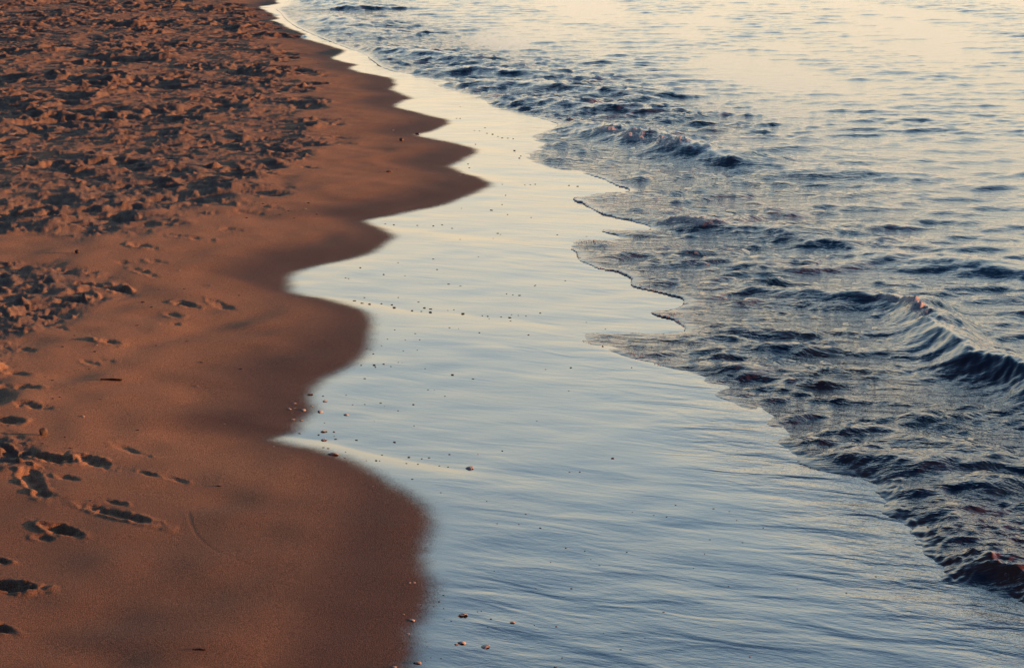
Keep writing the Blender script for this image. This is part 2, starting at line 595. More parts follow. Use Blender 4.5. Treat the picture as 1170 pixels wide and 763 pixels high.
STAMPS = [(27, 515, 78, 528, .11, .050), (92, 520, 125, 535, .09, .036), (28, 536, 50, 566, .11, .038),
          (94, 577, 174, 598, .10, .032), (120, 571, 145, 577, .05, .018), (46, 598, 90, 611, .10, .042),
          (40, 612, 60, 617, .07, .016), (-34, 664, 38, 673, .13, .060), (-20, 637, 12, 643, .06, .034),
          (-26, 714, 16, 722, .07, .034), (130, 507, 168, 521, .06, .010), (158, 538, 179, 544, .05, .018),
          (62, 542, 90, 548, .06, .016), (200, 344, 226, 352, .11, .030), (190, 357, 206, 362, .09, .020),
          (183, 370, 208, 371, .09, .016), (240, 342, 271, 357, .10, .018), (70, 346, 102, 338, .15, .060),
          (112, 326, 148, 333, .13, .050), (88, 322, 104, 326, .10, .040), (28, 358, 58, 365, .13, .046),
          (115, 388, 137, 394, .10, .030), (92, 411, 112, 418, .08, .014), (112, 410, 135, 414, .05, .010),
          (150, 279, 178, 284, .13, .034), (188, 268, 240, 274, .12, .026), (130, 298, 150, 301, .10, .020),
          (165, 297, 190, 300, .10, .020), (150, 306, 180, 317, .10, .018), (90, 308, 112, 312, .10, .016),
          (8, 440, 45, 443, .10, .022), (20, 459, 56, 467, .11, .026), (0, 424, 32, 428, .09, .020),
          (-10, 476, 22, 483, .12, .034), (60, 372, 78, 378, .07, .014), (20, 398, 42, 402, .09, .018),
          (252, 260, 276, 264, .10, .018), (300, 235, 322, 240, .10, .014), (268, 240, 300, 246, .10, .018),
          (330, 160, 352, 164, .14, .024), (345, 190, 362, 193, .14, .024), (318, 212, 340, 215, .10, .014),
          (300, 198, 318, 200, .12, .018), 
          (190, 545, 215, 552, .06, .012)]
for i, s in enumerate(STAMPS):
    stamp(*s, seed=i * 1.7)
CLODS = [(90, 338, 104, 346, .05, -.040), (104, 332, 116, 340, .05, -.034), (140, 326, 152, 334, .06, -.034), (20, 342, 34, 352, .07, -.045),
         (0, 352, 16, 366, .08, -.05), (52, 356, 66, 366, .06, -.030), (78, 518, 92, 530, .06, -.026), (2, 505, 22, 515, .06, -.034),
         (30, 528, 52, 536, .04, -.026), (6, 520, 26, 530, .05, -.030), (100, 384, 112, 392, .05, -.016), (66, 330, 84, 336, .06, -.026),
         (40, 330, 52, 334, .05, -.022), (120, 322, 134, 326, .06, -.022), (0, 330, 14, 336, .07, -.03), (14, 372, 26, 376, .06, -.016)]
for i, s in enumerate(CLODS):
    stamp(*s, rim=0.0, seed=i * 2.3 + 0.4)

# a finger-wide line drawn in the damp sand
gx, gy = ground([215, 219, 226, 240, 262, 284, 310, 340, 385], [592, 608, 620, 634, 645, 653, 661, 670, 686])
dln, _, _ = dist_poly(X, Y, chaikin(np.stack([gx, gy], 1), 2))
Z += -0.0005 * np.exp(-(dln / 0.008) ** 2) + 0.0002 * np.exp(-((dln - 0.013) / 0.006) ** 2)

edge_n = sample(T_EDGE, X, Y) * 0.004 + sample(T_ROLL, X * 3, Y * 3) * 0.016
film = smooth(-0.10, 0.13, sd_film + edge_n)
damp_a = smooth(-0.60, 0.04, sd_shift + edge_n)
damp = np.clip(np.maximum(0.06 + 0.94 * damp_a, smooth(-0.3, 0.0, sd_film)) - 0.0, 0, 1)
damp = np.maximum(damp, 0.30 * smooth(-1.6, -0.2, sd_film))
damp = np.maximum(damp, (0.62 + 0.08 * sample(T_ROLL, X, Y)) * smooth(9.3, 6.9, Y + 0.25 * sample(T_ROLL, X * 1.5, Y * 1.5)))
damp *= 1 - 0.25 * tr
# sun on the cusp slopes, painted into the colour through a lower damp value
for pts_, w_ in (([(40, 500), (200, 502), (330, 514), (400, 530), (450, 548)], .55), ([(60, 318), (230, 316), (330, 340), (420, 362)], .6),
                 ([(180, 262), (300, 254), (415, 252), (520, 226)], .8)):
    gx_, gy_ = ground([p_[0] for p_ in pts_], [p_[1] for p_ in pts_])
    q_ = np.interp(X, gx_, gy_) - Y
    sunlit_band = np.where(q_ > 0, np.exp(-(q_ / w_) ** 2), np.exp(-(q_ / 0.10) ** 2)) * smooth(gx_[0], gx_[0] + .5, X) * (1 - smooth(gx_[-1] - .5, gx_[-1], X))
    damp *= 1 - 0.6 * sunlit_band * (1 - smooth(-0.35, -0.02, sd_film))
ripple = 0.42 + 0.95 * smooth(470, 740, PY) + 3.2 * smooth(0.65, 0.0, -sd_sea) * smooth(400, 560, PY) + 0.4 * smooth(0.7, 0.0, -sd_sea)
ripple *= smooth(0.0, 0.25, sd_film + 0.02)

SAND = sand_material()
not_deep = sd_sea < 0.6
is_wet = film > 0.5
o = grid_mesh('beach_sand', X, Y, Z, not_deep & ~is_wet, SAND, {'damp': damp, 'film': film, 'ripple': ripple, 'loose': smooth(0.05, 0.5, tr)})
o['kind'] = 'structure'
o['label'] = 'brown sunlit sand beach, trampled with footprints at its left side'
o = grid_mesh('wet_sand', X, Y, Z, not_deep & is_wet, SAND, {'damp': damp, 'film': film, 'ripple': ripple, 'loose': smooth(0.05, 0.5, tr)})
o['kind'] = 'structure'
o['label'] = 'smooth wet sand under a thin film of water mirroring the sky'
SX, SY, SZ = X, Y, Z
WATER_SLOT = None
# ------------------------------------------------------------------ the sea
def sea_material():
    m, n, l = new_mat('sea_water')
    tcn = n.new('ShaderNodeTexCoord')
    P = tcn.outputs['Object']
    foam, silt, chop = attr(n, 'foam'), attr(n, 'silt'), attr(n, 'chop')
    f1 = noise(n, l, 38.0, 5.0, 0.7, mapping(n, l, P, (1.0, 0.8, 1.0)), 0.6)
    f2 = noise(n, l, 9.0, 4.0, 0.6, P)
    fm = math_node(n, l, 'ADD', math_node(n, l, 'MULTIPLY', f1, 0.65), math_node(n, l, 'MULTIPLY', f2, 0.35))
    th = math_node(n, l, 'SUBTRACT', 0.78, math_node(n, l, 'MULTIPLY', foam, 0.37))
    fmask = maprange(n, l, math_node(n, l, 'SUBTRACT', fm, th), -0.03, 0.09)
    body = mixc(n, l, silt, (0.005, 0.024, 0.055), (0.17, 0.062, 0.036))
    col = mixc(n, l, fmask, body, (0.52, 0.44, 0.42))
    w1 = noise(n, l, 1.0, 4.0, 0.6, mapping(n, l, P, (5.5, 11.0, 4), (0, 0, 0.2)), 0.3)
    w2 = noise(n, l, 1.0, 3.0, 0.6, mapping(n, l, P, (17.0, 34.0, 4), (0, 0, 0.1)), 0.4)
    nb = bump(n, l, w1, math_node(n, l, 'MULTIPLY', chop, 0.60), 0.05)
    nb = bump(n, l, w2, math_node(n, l, 'MULTIPLY', chop, 0.30), 0.014, nb)
    nb = bump(n, l, f1, math_node(n, l, 'MULTIPLY', fmask, 0.5), 0.02, nb)
    b = nd(n, 'ShaderNodeBsdfPrincipled')
    l.new(col, b.inputs['Base Color'])
    l.new(maprange(n, l, fmask, 0.0, 1.0, 0.06, 0.55), b.inputs['Roughness'])
    b.inputs['IOR'].default_value = 1.36
    l.new(nb, b.inputs['Normal'])
    out = n.new('ShaderNodeOutputMaterial')
    l.new(b.outputs[0], out.inputs[0])
    return m


T_CHOP = spectrum_tile(768, 6.7, 0.05, 0.5, 1.7, 21, math.pi / 2 + 0.3, 1.6)
T_CHOP2 = spectrum_tile(768, 9.1, 0.16, 1.1, 1.8, 22, math.pi / 2 + 0.12, 3.0)
T_SWELL = spectrum_tile(256, 37.0, 1.6, 6.0, 1.8, 23, math.pi + 0.05, 8.0)
T_STRK = spectrum_tile(512, 6.1, 0.05, 0.5, 1.6, 25, math.pi / 2, 3.0)

X, Y = fan(280, 1260, 1.35, cap=0.10)
PX, PY = pixel(X, Y)
wob = 0.006 * sample(T_EDGE, X, Y) * smooth(350, 600, PY) + 0.014 * sample(T_LUMP, X * 1.5, Y * 1.5)
d = signed(X, Y, SEA) + wob * smooth(0, 300, PY)

lip_y = [-100, 0, 100, 140, 200, 260, 330, 385, 430, 480, 560, 620, 700, 800]
lip_h = [.004, .004, .006, .006, .004, .006, .005, .006, .003, .003, .007, .008, .008, .008]
lip = np.interp(PY, lip_y, lip_h) * (1 + 0.30 * sample(T_LUMP, X * 1.3, Y * 1.3) + 0.06 * sample(T_EDGE, X, Y + 3)).clip(.35, 2)
rowgap = 1.35 * (Y / cp) / np.maximum(PY + 120, 3)
rise = np.maximum(np.interp(PY, [300, 430, 560, 760], [.03, .035, .09, .12]), 2.2 * np.minimum(rowgap, 0.1))
prof = np.sqrt(np.clip(1 - (1 - np.clip(d / rise, 0, 1)) ** 2, 0, 1))
back = 0.45 + 0.55 * np.exp(-np.maximum(d - rise, 0) / 0.35)
Zs = np.where(d > 0, lip * prof * back + 0.001, -0.03)
Zbed = -0.035 * np.clip(d, 0, 40)

surf = smooth(0.0, 0.25, d)
far = smooth(1.0, 6.0, d)
# surf zone: choppy; farther out: gentle ripples over low swells
ns0 = np.interp(PY, [0, 150, 320, 480], [2.0, 1.6, 0.9, 0.9])
near_surf = np.exp(-np.maximum(d - ns0, 0) / 0.9)
amp = (0.0030 + 0.0052 * near_surf * smooth(-150, 200, PY) + 0.0042 * near_surf * smooth(230, 130, PY) * smooth(20, 70, PY)) * surf
Zs += amp * sample(T_CHOP, X, Y) + (amp * 0.9 + 0.0042 * smooth(0.6, 2.5, d)) * sample(T_CHOP2, X, Y)
Zs += smooth(0.8, 3.0, d) * 0.010 * sample(T_SWELL, X, Y)

calm = np.ones_like(d)
foam = 1.0 * np.exp(-np.maximum(d, 0) / 0.06)
silt = 0.35 * np.exp(-np.maximum(d, 0) / 0.25)

pn = sample(T_LUMP, X * 0.55 + 3, Y * 0.3 + 1)
silt = np.maximum(silt, 0.55 * near_surf * smooth(-0.2, 1.4, pn) * smooth(-100, 150, PY))
pn2 = sample(T_LUMP, X * 0.5 + 8, Y * 0.33 + 5)
foam = np.maximum(foam, 0.62 * near_surf * smooth(0.3, 1.6, pn2) * surf)


def crest(pts, front=0.14, rear=0.45, warp=0.03, froth=1.0):
    """a wave: traced crest line of (photo x, photo y, height); the steep side faces the shore"""
    global Zs, foam, silt, calm
    p = np.asarray(pts, float)
    P2 = chaikin(p[:, :2], 2)
    hh = chaikin(np.stack([p[:, 2], p[:, 2]], 1), 2)[:, 0]
    ff = chaikin(np.stack([p[:, 3], p[:, 3]], 1), 2)[:, 0]
    gx, gy = ground(P2[:, 0], P2[:, 1])
    b = (X > gx.min() - 2.5) & (X < gx.max() + 2.5) & (Y > gy.min() - 2.5) & (Y < gy.max() + 2.5)
    xb, yb = X[b], Y[b]
    dist, par, side = dist_poly(xb, yb, np.stack([gx, gy], 1))
    i = np.clip(par.astype(int), 0, len(hh) - 2)
    t = par - i
    h = hh[i] * (1 - t) + hh[i + 1] * t
    fo = ff[i] * (1 - t) + ff[i + 1] * t
    s = np.where(side < 0, dist, -dist)              # + on the shore side (lines run away from the frame's left)
    s = s + warp * (sample(T_LUMP, xb * 1.2, yb * 1.2) * 0.5 + 0.3 * sample(T_EDGE, xb, yb))
    endfade = np.exp(-(np.where((par <= 0) | (par >= len(hh) - 1), dist, 0) / 0.25) ** 2)
    fr = np.exp(-np.maximum(s, 0) / front) * (1 + np.maximum(s, 0) / front * 0.55) * np.exp(-(np.maximum(s, 0) / (front * 3)) ** 2)
    rr = np.exp(-(np.maximum(-s, 0) / rear) ** 2)
    prof = np.where(s > 0, fr, rr)
    lump = 1 + 0.02 * sample(T_EDGE, xb * 0.8, yb * 0.8) + 0.08 * sample(T_LUMP, xb, yb + 4)
    fm = np.where(s > 0, np.exp(-(s / (front * 2.2)) ** 2), np.exp(-(s / (rear * 0.35)) ** 2)) * np.clip(h / 0.085, 0, 1) * endfade
    Zs[b] *= 1 - 0.85 * fm
    calm[b] *= 1 - 0.8 * fm
    h = h * np.interp(p[:, 1].mean(), [135, 150, 200, 260, 330, 400], [1.5, 1.35, 1.35, 1.3, 1.15, 1.05])
    Zs[b] += h * prof * lump * surf[b] * endfade
    # streaks drawn up the hollow front
    st = np.exp(-((s - front * 0.9) / (front * 0.9)) ** 2)
    seg = np.concatenate([[0], np.cumsum(np.hypot(np.diff(gx), np.diff(gy)))])
    along = np.interp(par, np.arange(len(seg)), seg)
    Zs[b] += h * 0.018 * st * sample(T_LUMP, along * 2.6 + 0.8 * s, s * 0.5) * surf[b]
    # broken water and churned sand on the crest
    br = np.exp(-(np.maximum(s - 0.02, 0) / (front * 0.75)) ** 2) * np.exp(-(np.maximum(-s, 0) / (rear * 0.28)) ** 2) * endfade
    Zs[b] += fo * br * h * 0.10 * (sample(T_EDGE, xb * 1.0, yb * 1.0))
    foam[b] = np.maximum(foam[b], 1.2 * froth * fo * br)
    silt[b] = np.maximum(silt[b], np.clip(fo * 0.9, 0, 1) * br)


# (photo x, photo y, height in m, how broken 0..1)
crest([(800, 326, .0, 0), (850, 333, .03, 0), (913, 341, .05, .0), (980, 347, .07, .15), (1013, 351, .09, .8), (1040, 360, .10, 1.0),
       (1056, 374, .105, 1.0), (1066, 391, .105, .2), (1090, 412, .11, .25), (1100, 418, .11, .45), (1113, 426, .115, .1), (1140, 434, .12, .1),
       (1170, 447, .12, .1), (1240, 480, .12, .2), (1330, 520, .10, .2)], 0.095, 0.22, 0.02)
crest([(876, 498, .0, 0), (930, 520, .02, .3), (975, 536, .035, .6), (1012, 560, .05, .9), (1024, 580, .035, .3), (1052, 607, .06, .9),
       (1068, 635, .03, .5), (1092, 652, .055, .9), (1130, 664, .055, .9), (1175, 682, .055, .9), (1240, 715, .05, .6), (1320, 800, .05, .4)],
      0.07, 0.30, 0.05, 0.45)
crest([(610, 142, .02, 0), (660, 150, .06, .1), (690, 157, .09, .9), (725, 166, .10, 1.0), (755, 174, .10, 1.0), (785, 181, .11, .7), (800, 184, .10, .1),
       (835, 190, .07, 0), (880, 196, .04, 0), (950, 200, .03, 0), (1040, 203, .02, 0)], 0.17, 0.5, 0.06)
crest([(680, 244, .0, .1), (720, 253, .025, .35), (765, 259, .045, .9), (790, 261, .05, 1.0), (830, 266, .05, .5), (880, 270, .05, .1), (913, 275, .05, .2),
       (953, 284, .04, 0), (1000, 296, .03, 0), (1060, 306, .03, 0), (1120, 310, .035, 0), (1180, 316, .03, 0)], 0.14, 0.45, 0.06)
crest([(740, 300, .0, 0), (790, 303, .02, .2), (850, 306, .03, .1), (920, 312, .02, 0)], 0.12, 0.4, 0.05)
crest([(760, 398, .0, 0), (820, 400, .025, .2), (880, 402, .03, .1), (930, 404, .015, .0)], 0.10, 0.35, 0.05)
crest([(780, 422, .0, .3), (820, 424, .03, .5), (860, 428, .03, .2), (910, 438, .02, .0)], 0.10, 0.35, 0.05)
crest([(960, 480, .0, 0), (1030, 505, .03, .1), (1100, 525, .035, .1), (1180, 540, .03, .0)], 0.12, 0.35, 0.05)
crest([(950, 510, .0, 0), (1010, 528, .03, .2), (1080, 552, .035, .1), (1180, 585, .03, .0)], 0.12, 0.35, 0.05)
crest([(408, 57, .03, .3), (440, 62, .07, .5), (480, 67, .08, .2), (530, 72, .06, 0), (580, 78, .03, 0)], 0.25, 0.7, 0.08)
crest([(470, 84, .02, .2), (520, 86, .07, .3), (570, 88, .07, .1), (620, 89, .06, 0), (665, 92, .03, 0)], 0.22, 0.7, 0.08)
crest([(520, 98, .02, .2), (570, 101, .07, .3), (630, 104, .07, .2), (690, 109, .06, 0), (740, 116, .03, 0)], 0.22, 0.6, 0.08)
crest([(560, 115, .02, .3), (610, 121, .06, .4), (660, 127, .07, .5), (710, 130, .06, .1), (765, 136, .03, 0)], 0.2, 0.6, 0.08)
crest([(335, 2, .03, .3), (365, 4, .10, .6), (385, 7, .10, .3), (402, 12, .06, 0)], 0.4, 1.0, 0.1)
crest([(345, 22, .03, .3), (370, 25, .09, .5), (392, 29, .08, .2), (420, 33, .04, 0)], 0.35, 0.9, 0.1)
crest([(352, 35, .03, .2), (380, 37, .07, .2), (410, 40, .05, 0), (460, 44, .03, 0)], 0.3, 0.9, 0.1)

Zs = np.where(d > 0.0, np.maximum(Zs, 0.5 * lip * prof), Zs)
beyond = smooth(55, 120, Y)
Zs = Zs * (1 - beyond)
chop = calm * (0.24 + 0.74 * near_surf * smooth(-120, 60, PY)) * smooth(0.0, 0.15, d)
SEA_MAT = sea_material()
ob = grid_mesh('sea_water', X, Y, Zs, d > -0.05, SEA_MAT, {'foam': foam.clip(0, 1.2), 'silt': silt.clip(0, 1), 'chop': chop})
ob['kind'] = 'structure'
ob['label'] = 'blue sea with small waves running in on the beach'

# ------------------------------------------------------------------ pebbles and shells washed up on the sand
def pebble_mesh(name, seed, flat, mat, point=0.0):
    r = random.Random(seed)
    bm = bmesh.new()
    bmesh.ops.create_icosphere(bm, subdivisions=3, radius=0.5)
    ax = [(Vector((r.gauss(0, 1), r.gauss(0, 1), r.gauss(0, 1))).normalized(), r.uniform(0.30, 0.46)) for _ in range(7)]
    for v in bm.verts:
        c = v.co.copy()
        for a, lim in ax:                      # worn flat faces
            p = c.dot(a)
            if p > lim:
                c -= a * (p - lim) * 0.75
        k = 1 + 0.05 * math.sin(c.x * 9 + seed) * math.cos(c.y * 8 - seed) + point * c.x
        v.co = Vector((c.x * k, c.y * (0.62 + 0.2 * r.random() * 0) * k, c.z * flat * k))
    for f in bm.faces:
        f.smooth = True
    me = bpy.data.meshes.new(name)
    bm.to_mesh(me)
    bm.free()
    me.materials.append(mat)
    return me


def shell_mesh(name, seed, mat, ribs=11):
    """one valve of a bivalve lying dome up: fan outline, radial ribs, hinge beak, real thickness"""
    bm = bmesh.new()
    na, nr_ = 34, 9
    rows = []
    for layer in (0, 1):
        grid = []
        for i in range(nr_ + 1):
            q = i / nr_
            ring = []
            for k in range(na + 1):
                a = -1.25 + 2.5 * k / na
                rad = q * 0.98 * (1 - 0.16 * (abs(a) / 1.25) ** 2)
                x, y = rad * math.cos(a) - 0.45, rad * math.sin(a) * 0.86
                z = 0.36 * math.sin(math.pi * min(1, q * 0.93 + 0.07)) ** 0.8 * (1 - 0.30 * (abs(a) / 1.25) ** 2)
                z += 0.016 * q * math.cos(a * ribs * 2.4) + 0.006 * math.sin(q * 26 + seed)
                ring.append(bm.verts.new((x, y, z - 0.05 * layer)))
            grid.append(ring)
        rows.append(grid)
    for layer in (0, 1):
        g = rows[layer]
        for i in range(nr_):
            for k in range(na):
                f = [g[i][k], g[i][k + 1], g[i + 1][k + 1], g[i + 1][k]]
                bm.faces.new(f if layer == 0 else f[::-1])
    for k in range(na):
        bm.faces.new([rows[0][nr_][k], rows[0][nr_][k + 1], rows[1][nr_][k + 1], rows[1][nr_][k]])
    for k in (0, na):
        for i in range(nr_):
            bm.faces.new([rows[0][i][k], rows[0][i + 1][k], rows[1][i + 1][k], rows[1][i][k]])
    bmesh.ops.remove_doubles(bm, verts=bm.verts, dist=0.001)
    bmesh.ops.recalc_face_normals(bm, faces=bm.faces)
    for f in bm.faces:
        f.smooth = True
    me = bpy.data.meshes.new(name)
    bm.to_mesh(me)
    bm.free()
    me.materials.append(mat)
    return me


def stone_material(name, a, b, rough):
    m, n, l = new_mat(name)
    oi = n.new('ShaderNodeObjectInfo')
    tcn = n.new('ShaderNodeTexCoord')
    ns = noise(n, l, 3.5, 4.0, 0.6, tcn.outputs['Object'])
    col = mixc(n, l, maprange(n, l, math_node(n, l, 'ADD', math_node(n, l, 'MULTIPLY', ns, 0.6), math_node(n, l, 'MULTIPLY', oi.outputs['Random'], 0.4)), 0.25, 0.75), a, b)
    p = nd(n, 'ShaderNodeBsdfPrincipled')
    l.new(col, p.inputs['Base Color'])
    p.inputs['Roughness'].default_value = rough
    l.new(bump(n, l, noise(n, l, 14.0, 4.0, 0.6, tcn.outputs['Object']), 0.4, 0.06), p.inputs['Normal'])
    out = n.new('ShaderNodeOutputMaterial')
    l.new(p.outputs[0], out.inputs[0])
    return m


M_STONE = stone_material('wet_stone', (0.055, 0.038, 0.03), (0.20, 0.13, 0.095), 0.5)
M_PALE = stone_material('pale_shell', (0.42, 0.31, 0.25), (0.72, 0.58, 0.48), 0.55)
M_STICK = stone_material('driftwood', (0.05, 0.03, 0.02), (0.13, 0.08, 0.05), 0.8)
PEB = [pebble_mesh('pebble', 3 + 7 * i, [0.42, 0.55, 0.36, 0.6, 0.48][i], M_STONE, [0, .2, .3, 0, .15][i]) for i in range(5)]
SHL = [shell_mesh('shell', i * 2.1, M_PALE, 9 + 2 * i) for i in range(3)]
PPEB = [pebble_mesh('pale_pebble', 51 + 7 * i, [0.45, 0.6][i], M_PALE, 0.1) for i in range(2)]
prnd = random.Random(5)


def put(mesh, name, px, py, wpx, label, cat, group=None, rot=None, sink=0.22, hz=1.0):
    x, y, z = on_surface(px, py + 0.12 * wpx, SX, SY, SZ)
    size = wpx * (y / cp) / FPX
    o = bpy.data.objects.new(name, mesh)
    C.objects.link(o)
    hgt = max(v.co.z for v in mesh.vertices)
    o.scale = (size, size * prnd.uniform(.8, 1.05), size * hz)
    o.rotation_euler = (prnd.uniform(-.12, .12), prnd.uniform(-.12, .12), prnd.uniform(-.5, .5) if rot is None else rot)
    o.location = (x, y, z + (hgt * (1 - 2 * sink)) * size * hz if name == 'pebble' else z + 0.02 * size)
    o['label'] = label
    o['category'] = cat
    if group:
        o['group'] = group
    return o


def zm(pts, x0, y0, k):
    return [(x0 + p[0] / k, y0 + p[1] / k) + tuple(p[2:]) for p in pts]


# dark bits, read from the photograph zone by zone: (x, y[, width in photo pixels])
Z_LINE = zm([(25, 118, 6), (70, 132, 6), (113, 138, 6), (83, 100), (182, 136), (243, 142, 5), (257, 158, 7), (280, 100, 3), (360, 176, 5), (398, 126),
             (413, 180), (432, 160, 6), (468, 166, 6), (466, 185, 7), (603, 171, 3), (655, 193, 7), (568, 175, 2.5), (768, 206, 3), (800, 209, 4),
             (808, 223, 3), (876, 212, 4), (928, 215, 6), (931, 236, 4), (938, 200, 3), (978, 204, 3), (1022, 208, 3)], 400, 320, 5.086)
Z_MID = zm([(571, 22, 4), (643, 33, 3), (909, 79, 3), (945, 84, 3.5), (985, 87, 5), (1073, 33, 3), (1105, 190, 4)], 400, 320, 5.086) + \
    zm([(535, 37, 5), (545, 41, 3), (407, 58, 3), (520, 55, 2.5), (740, 42, 4), (840, 48, 3), (65, 155, 4), (145, 178, 4), (15, 190, 3.5), (25, 192, 3),
        (195, 138, 3), (315, 125, 4), (328, 161, 4), (218, 183, 3), (370, 211, 3.5), (405, 218, 2.5), (470, 118, 2.5), (665, 215, 3), (768, 200, 3.5)], 390, 254, 3)
Z_BELOW = zm([(577, 275, 4), (630, 281, 2), (752, 304, 4), (1037, 317, 4), (260, 288, 3), (378, 309, 4), (218, 342, 3), (320, 346, 3),
              (405, 345, 3), (310, 410, 3), (390, 405, 3), (183, 380, 3), (120, 402, 3), (95, 398, 3), (135, 427, 4), (65, 493, 4), (140, 492, 6), (147, 504, 4),
              (195, 486, 5), (237, 500, 4), (280, 477, 2.5), (303, 479, 2), (436, 513, 3), (595, 548, 7), (715, 572, 5), (85, 570, 5), (452, 635, 4),
              (490, 638, 2), (551, 673, 4), (177, 712, 5), (368, 721, 5), (86, 720, 3), (15, 722, 3), (278, 757, 4)], 400, 320, 5.086) + \
    zm([(787, 497, 5), (780, 577, 3), (700, 503, 3), (640, 385, 3), (840, 342, 3), (905, 365, 3), (670, 680, 3), (995, 497, 3)], 390, 254, 3)
Z_NOTCH = zm([(607, 70, 3), (655, 140, 3), (742, 138, 3), (885, 152, 2), (985, 183, 3), (1100, 293, 3), (810, 262, 2), (450, 272, 3), (518, 336, 5), (407, 358, 5),
              (520, 368, 3), (532, 389, 6), (683, 396, 6), (957, 411, 6), (442, 450, 5), (477, 456, 5), (603, 483, 3), (597, 526, 4), (868, 504, 4), (755, 546, 2.5),
              (825, 545, 5), (850, 548, 3), (1063, 519, 6), (1045, 565, 4), (813, 598, 2), (437, 76, 5)], 300, 440, 6.356)
Z_LOW = zm([(370, 32, 5), (467, 32, 3), (550, 20, 4), (927, 45, 7), (243, 116, 5), (340, 163, 3), (497, 192, 3), (630, 236, 4), (533, 268, 3.5), (607, 271, 3), (680, 283, 5),
            (767, 352, 4), (832, 362, 4), (853, 391, 3), (882, 411, 4), (716, 400, 3), (664, 490, 4), (786, 490, 5), (523, 430, 3), (735, 620, 5), (1102, 570, 5),
            (955, 698, 5), (755, 727, 4), (732, 758, 7), (660, 615, 3), (780, 92, 4), (815, 92, 4), (976, 366, 4), (1068, 240, 4), (1112, 245, 4), (1143, 205, 4), (995, 230, 3),
            (897, 642, 3), (1038, 660, 3), (222, 63, 3), (262, 65, 4), (335, 71, 4), (365, 75, 4), (275, 47, 4), (300, 43, 5)], 390, 508, 2.992)
Z_RIGHT = zm([(105, 217, 5), (160, 227, 4), (185, 257, 3), (93, 323, 4), (205, 333, 4), (75, 372, 3), (37, 421, 3), (157, 483, 4), (392, 491, 3), (660, 449, 4), (560, 505, 4),
              (275, 283, 3), (230, 723, 5)], 780, 508, 2.992)
Z_RIM = zm([(415, 245, 5), (383, 290, 5), (345, 325, 4), (290, 345, 4), (415, 338, 4), (420, 417, 3), (470, 427, 4), (655, 362, 3), (682, 357, 3), (750, 413, 5),
            (730, 473, 4), (125, 585, 3), (145, 588, 3), (185, 615, 5), (300, 608, 4), (290, 575, 3), (325, 687, 3), (397, 692, 4), (285, 710, 3), (773, 73, 3)], 440, 640, 6.206)
Z_TOP = zm([(650, 185, 2.5), (685, 188, 3), (725, 165, 3), (740, 205, 3), (780, 212, 4), (820, 228, 3), (850, 238, 4), (890, 240, 4), (930, 245, 3), (545, 12, 2), (520, 97, 3),
            (545, 98, 3), (432, 264, 2.5), (657, 285, 3), (940, 330, 5), (975, 385, 4), (985, 370, 3), (610, 455, 4), (602, 428, 3), (572, 505, 4), (1015, 580, 3),
            (875, 655, 3), (850, 575, 3), (1055, 578, 3), (1090, 575, 3), (850, 722, 3), (768, 762, 4), (555, 750, 2)], 440, 120, 6.356) + \
    zm([(515, 720, 5), (570, 735, 3), (650, 745, 3), (810, 638, 5), (780, 635, 4)], 390, 0, 3) + zm([(150, 5), (180, 8), (260, 10), (315, 12), (345, 8), (380, 20)], 390, 254, 3)
Z_DRYTOP = zm([(45, 280, 3), (85, 466, 2.5), (300, 494, 2), (187, 128, 2.5)], 440, 120, 6.356) + \
    zm([(970, 520, 6), (1030, 602, 5), (825, 577, 4), (760, 605, 4), (865, 630, 4), (735, 522, 3), (640, 525, 5), (580, 513, 4), (660, 695, 3), (520, 627, 5), (805, 480, 2)], 200, 150, 6.356)
Z_DRYMID = zm([(320, 98, 3), (632, 228, 5), (820, 250, 5), (545, 230, 4), (520, 290, 7), (490, 273, 8), (640, 407, 6), (535, 422, 4), (690, 478, 7), (825, 500, 7),
               (235, 658, 4), (470, 710, 5), (305, 503, 4), (255, 387, 4), (345, 605, 5), (180, 540, 7), (155, 528, 5), (205, 598, 5), (180, 603, 5), (215, 425, 7),
               (470, 352, 7), (1030, 565, 3), (325, 442, 6)], 0, 254, 3)
Z_DRYLOW = zm([(470, 57, 5), (200, 115, 6), (310, 102, 5), (295, 122, 3), (345, 122, 3), (520, 135, 9), (770, 130, 4), (1000, 5, 6), (515, 345, 5), (660, 515, 7)], 0, 490, 6.356) + \
    zm([(750, 138, 11), (610, 112, 7)], 0, 508, 2.992)
ZONES = [(Z_LINE, 'tiny dark pebble in the debris line along the warm streak of wet sand', 'pebbles in the debris line', 0.25),
         (Z_MID, 'tiny dark pebble on the wet sand above the debris line, beside the second bay', 'pebbles above the debris line', 0.25),
         (Z_BELOW, 'tiny dark pebble scattered on the mirror-like wet sand just below the debris line', 'pebbles below the debris line', 0.25),
         (Z_NOTCH, 'tiny dark pebble in or near the pointed wet notch of the sand edge', 'pebbles by the pointed notch', 0.25),
         (Z_LOW, 'tiny dark pebble under the shallow film of water in the lower middle', 'pebbles of the lower wet sand', 0.3),
         (Z_RIGHT, 'tiny dark pebble on the rippled wet sand towards the bottom right', 'pebbles near the lower right surf', 0.3),
         (Z_RIM, 'tiny dark pebble along the bottom rim where dry sand turns wet', 'pebbles on the bottom rim', 0.25),
         (Z_TOP, 'tiny dark pebble on the cream-coloured wet sand far up the beach', 'pebbles on the far wet sand', 0.25),
         (Z_DRYTOP, 'small dark pebble on the smooth far sand right of the trampled area', 'pebbles on the far smooth sand', 0.2),
         (Z_DRYMID, 'small dark pebble on the smooth brown sand at mid left', 'pebbles on the middle smooth sand', 0.2),
         (Z_DRYLOW, 'small dark pebble on the sand near the footprints at lower left', 'pebbles by the lower footprints', 0.2)]
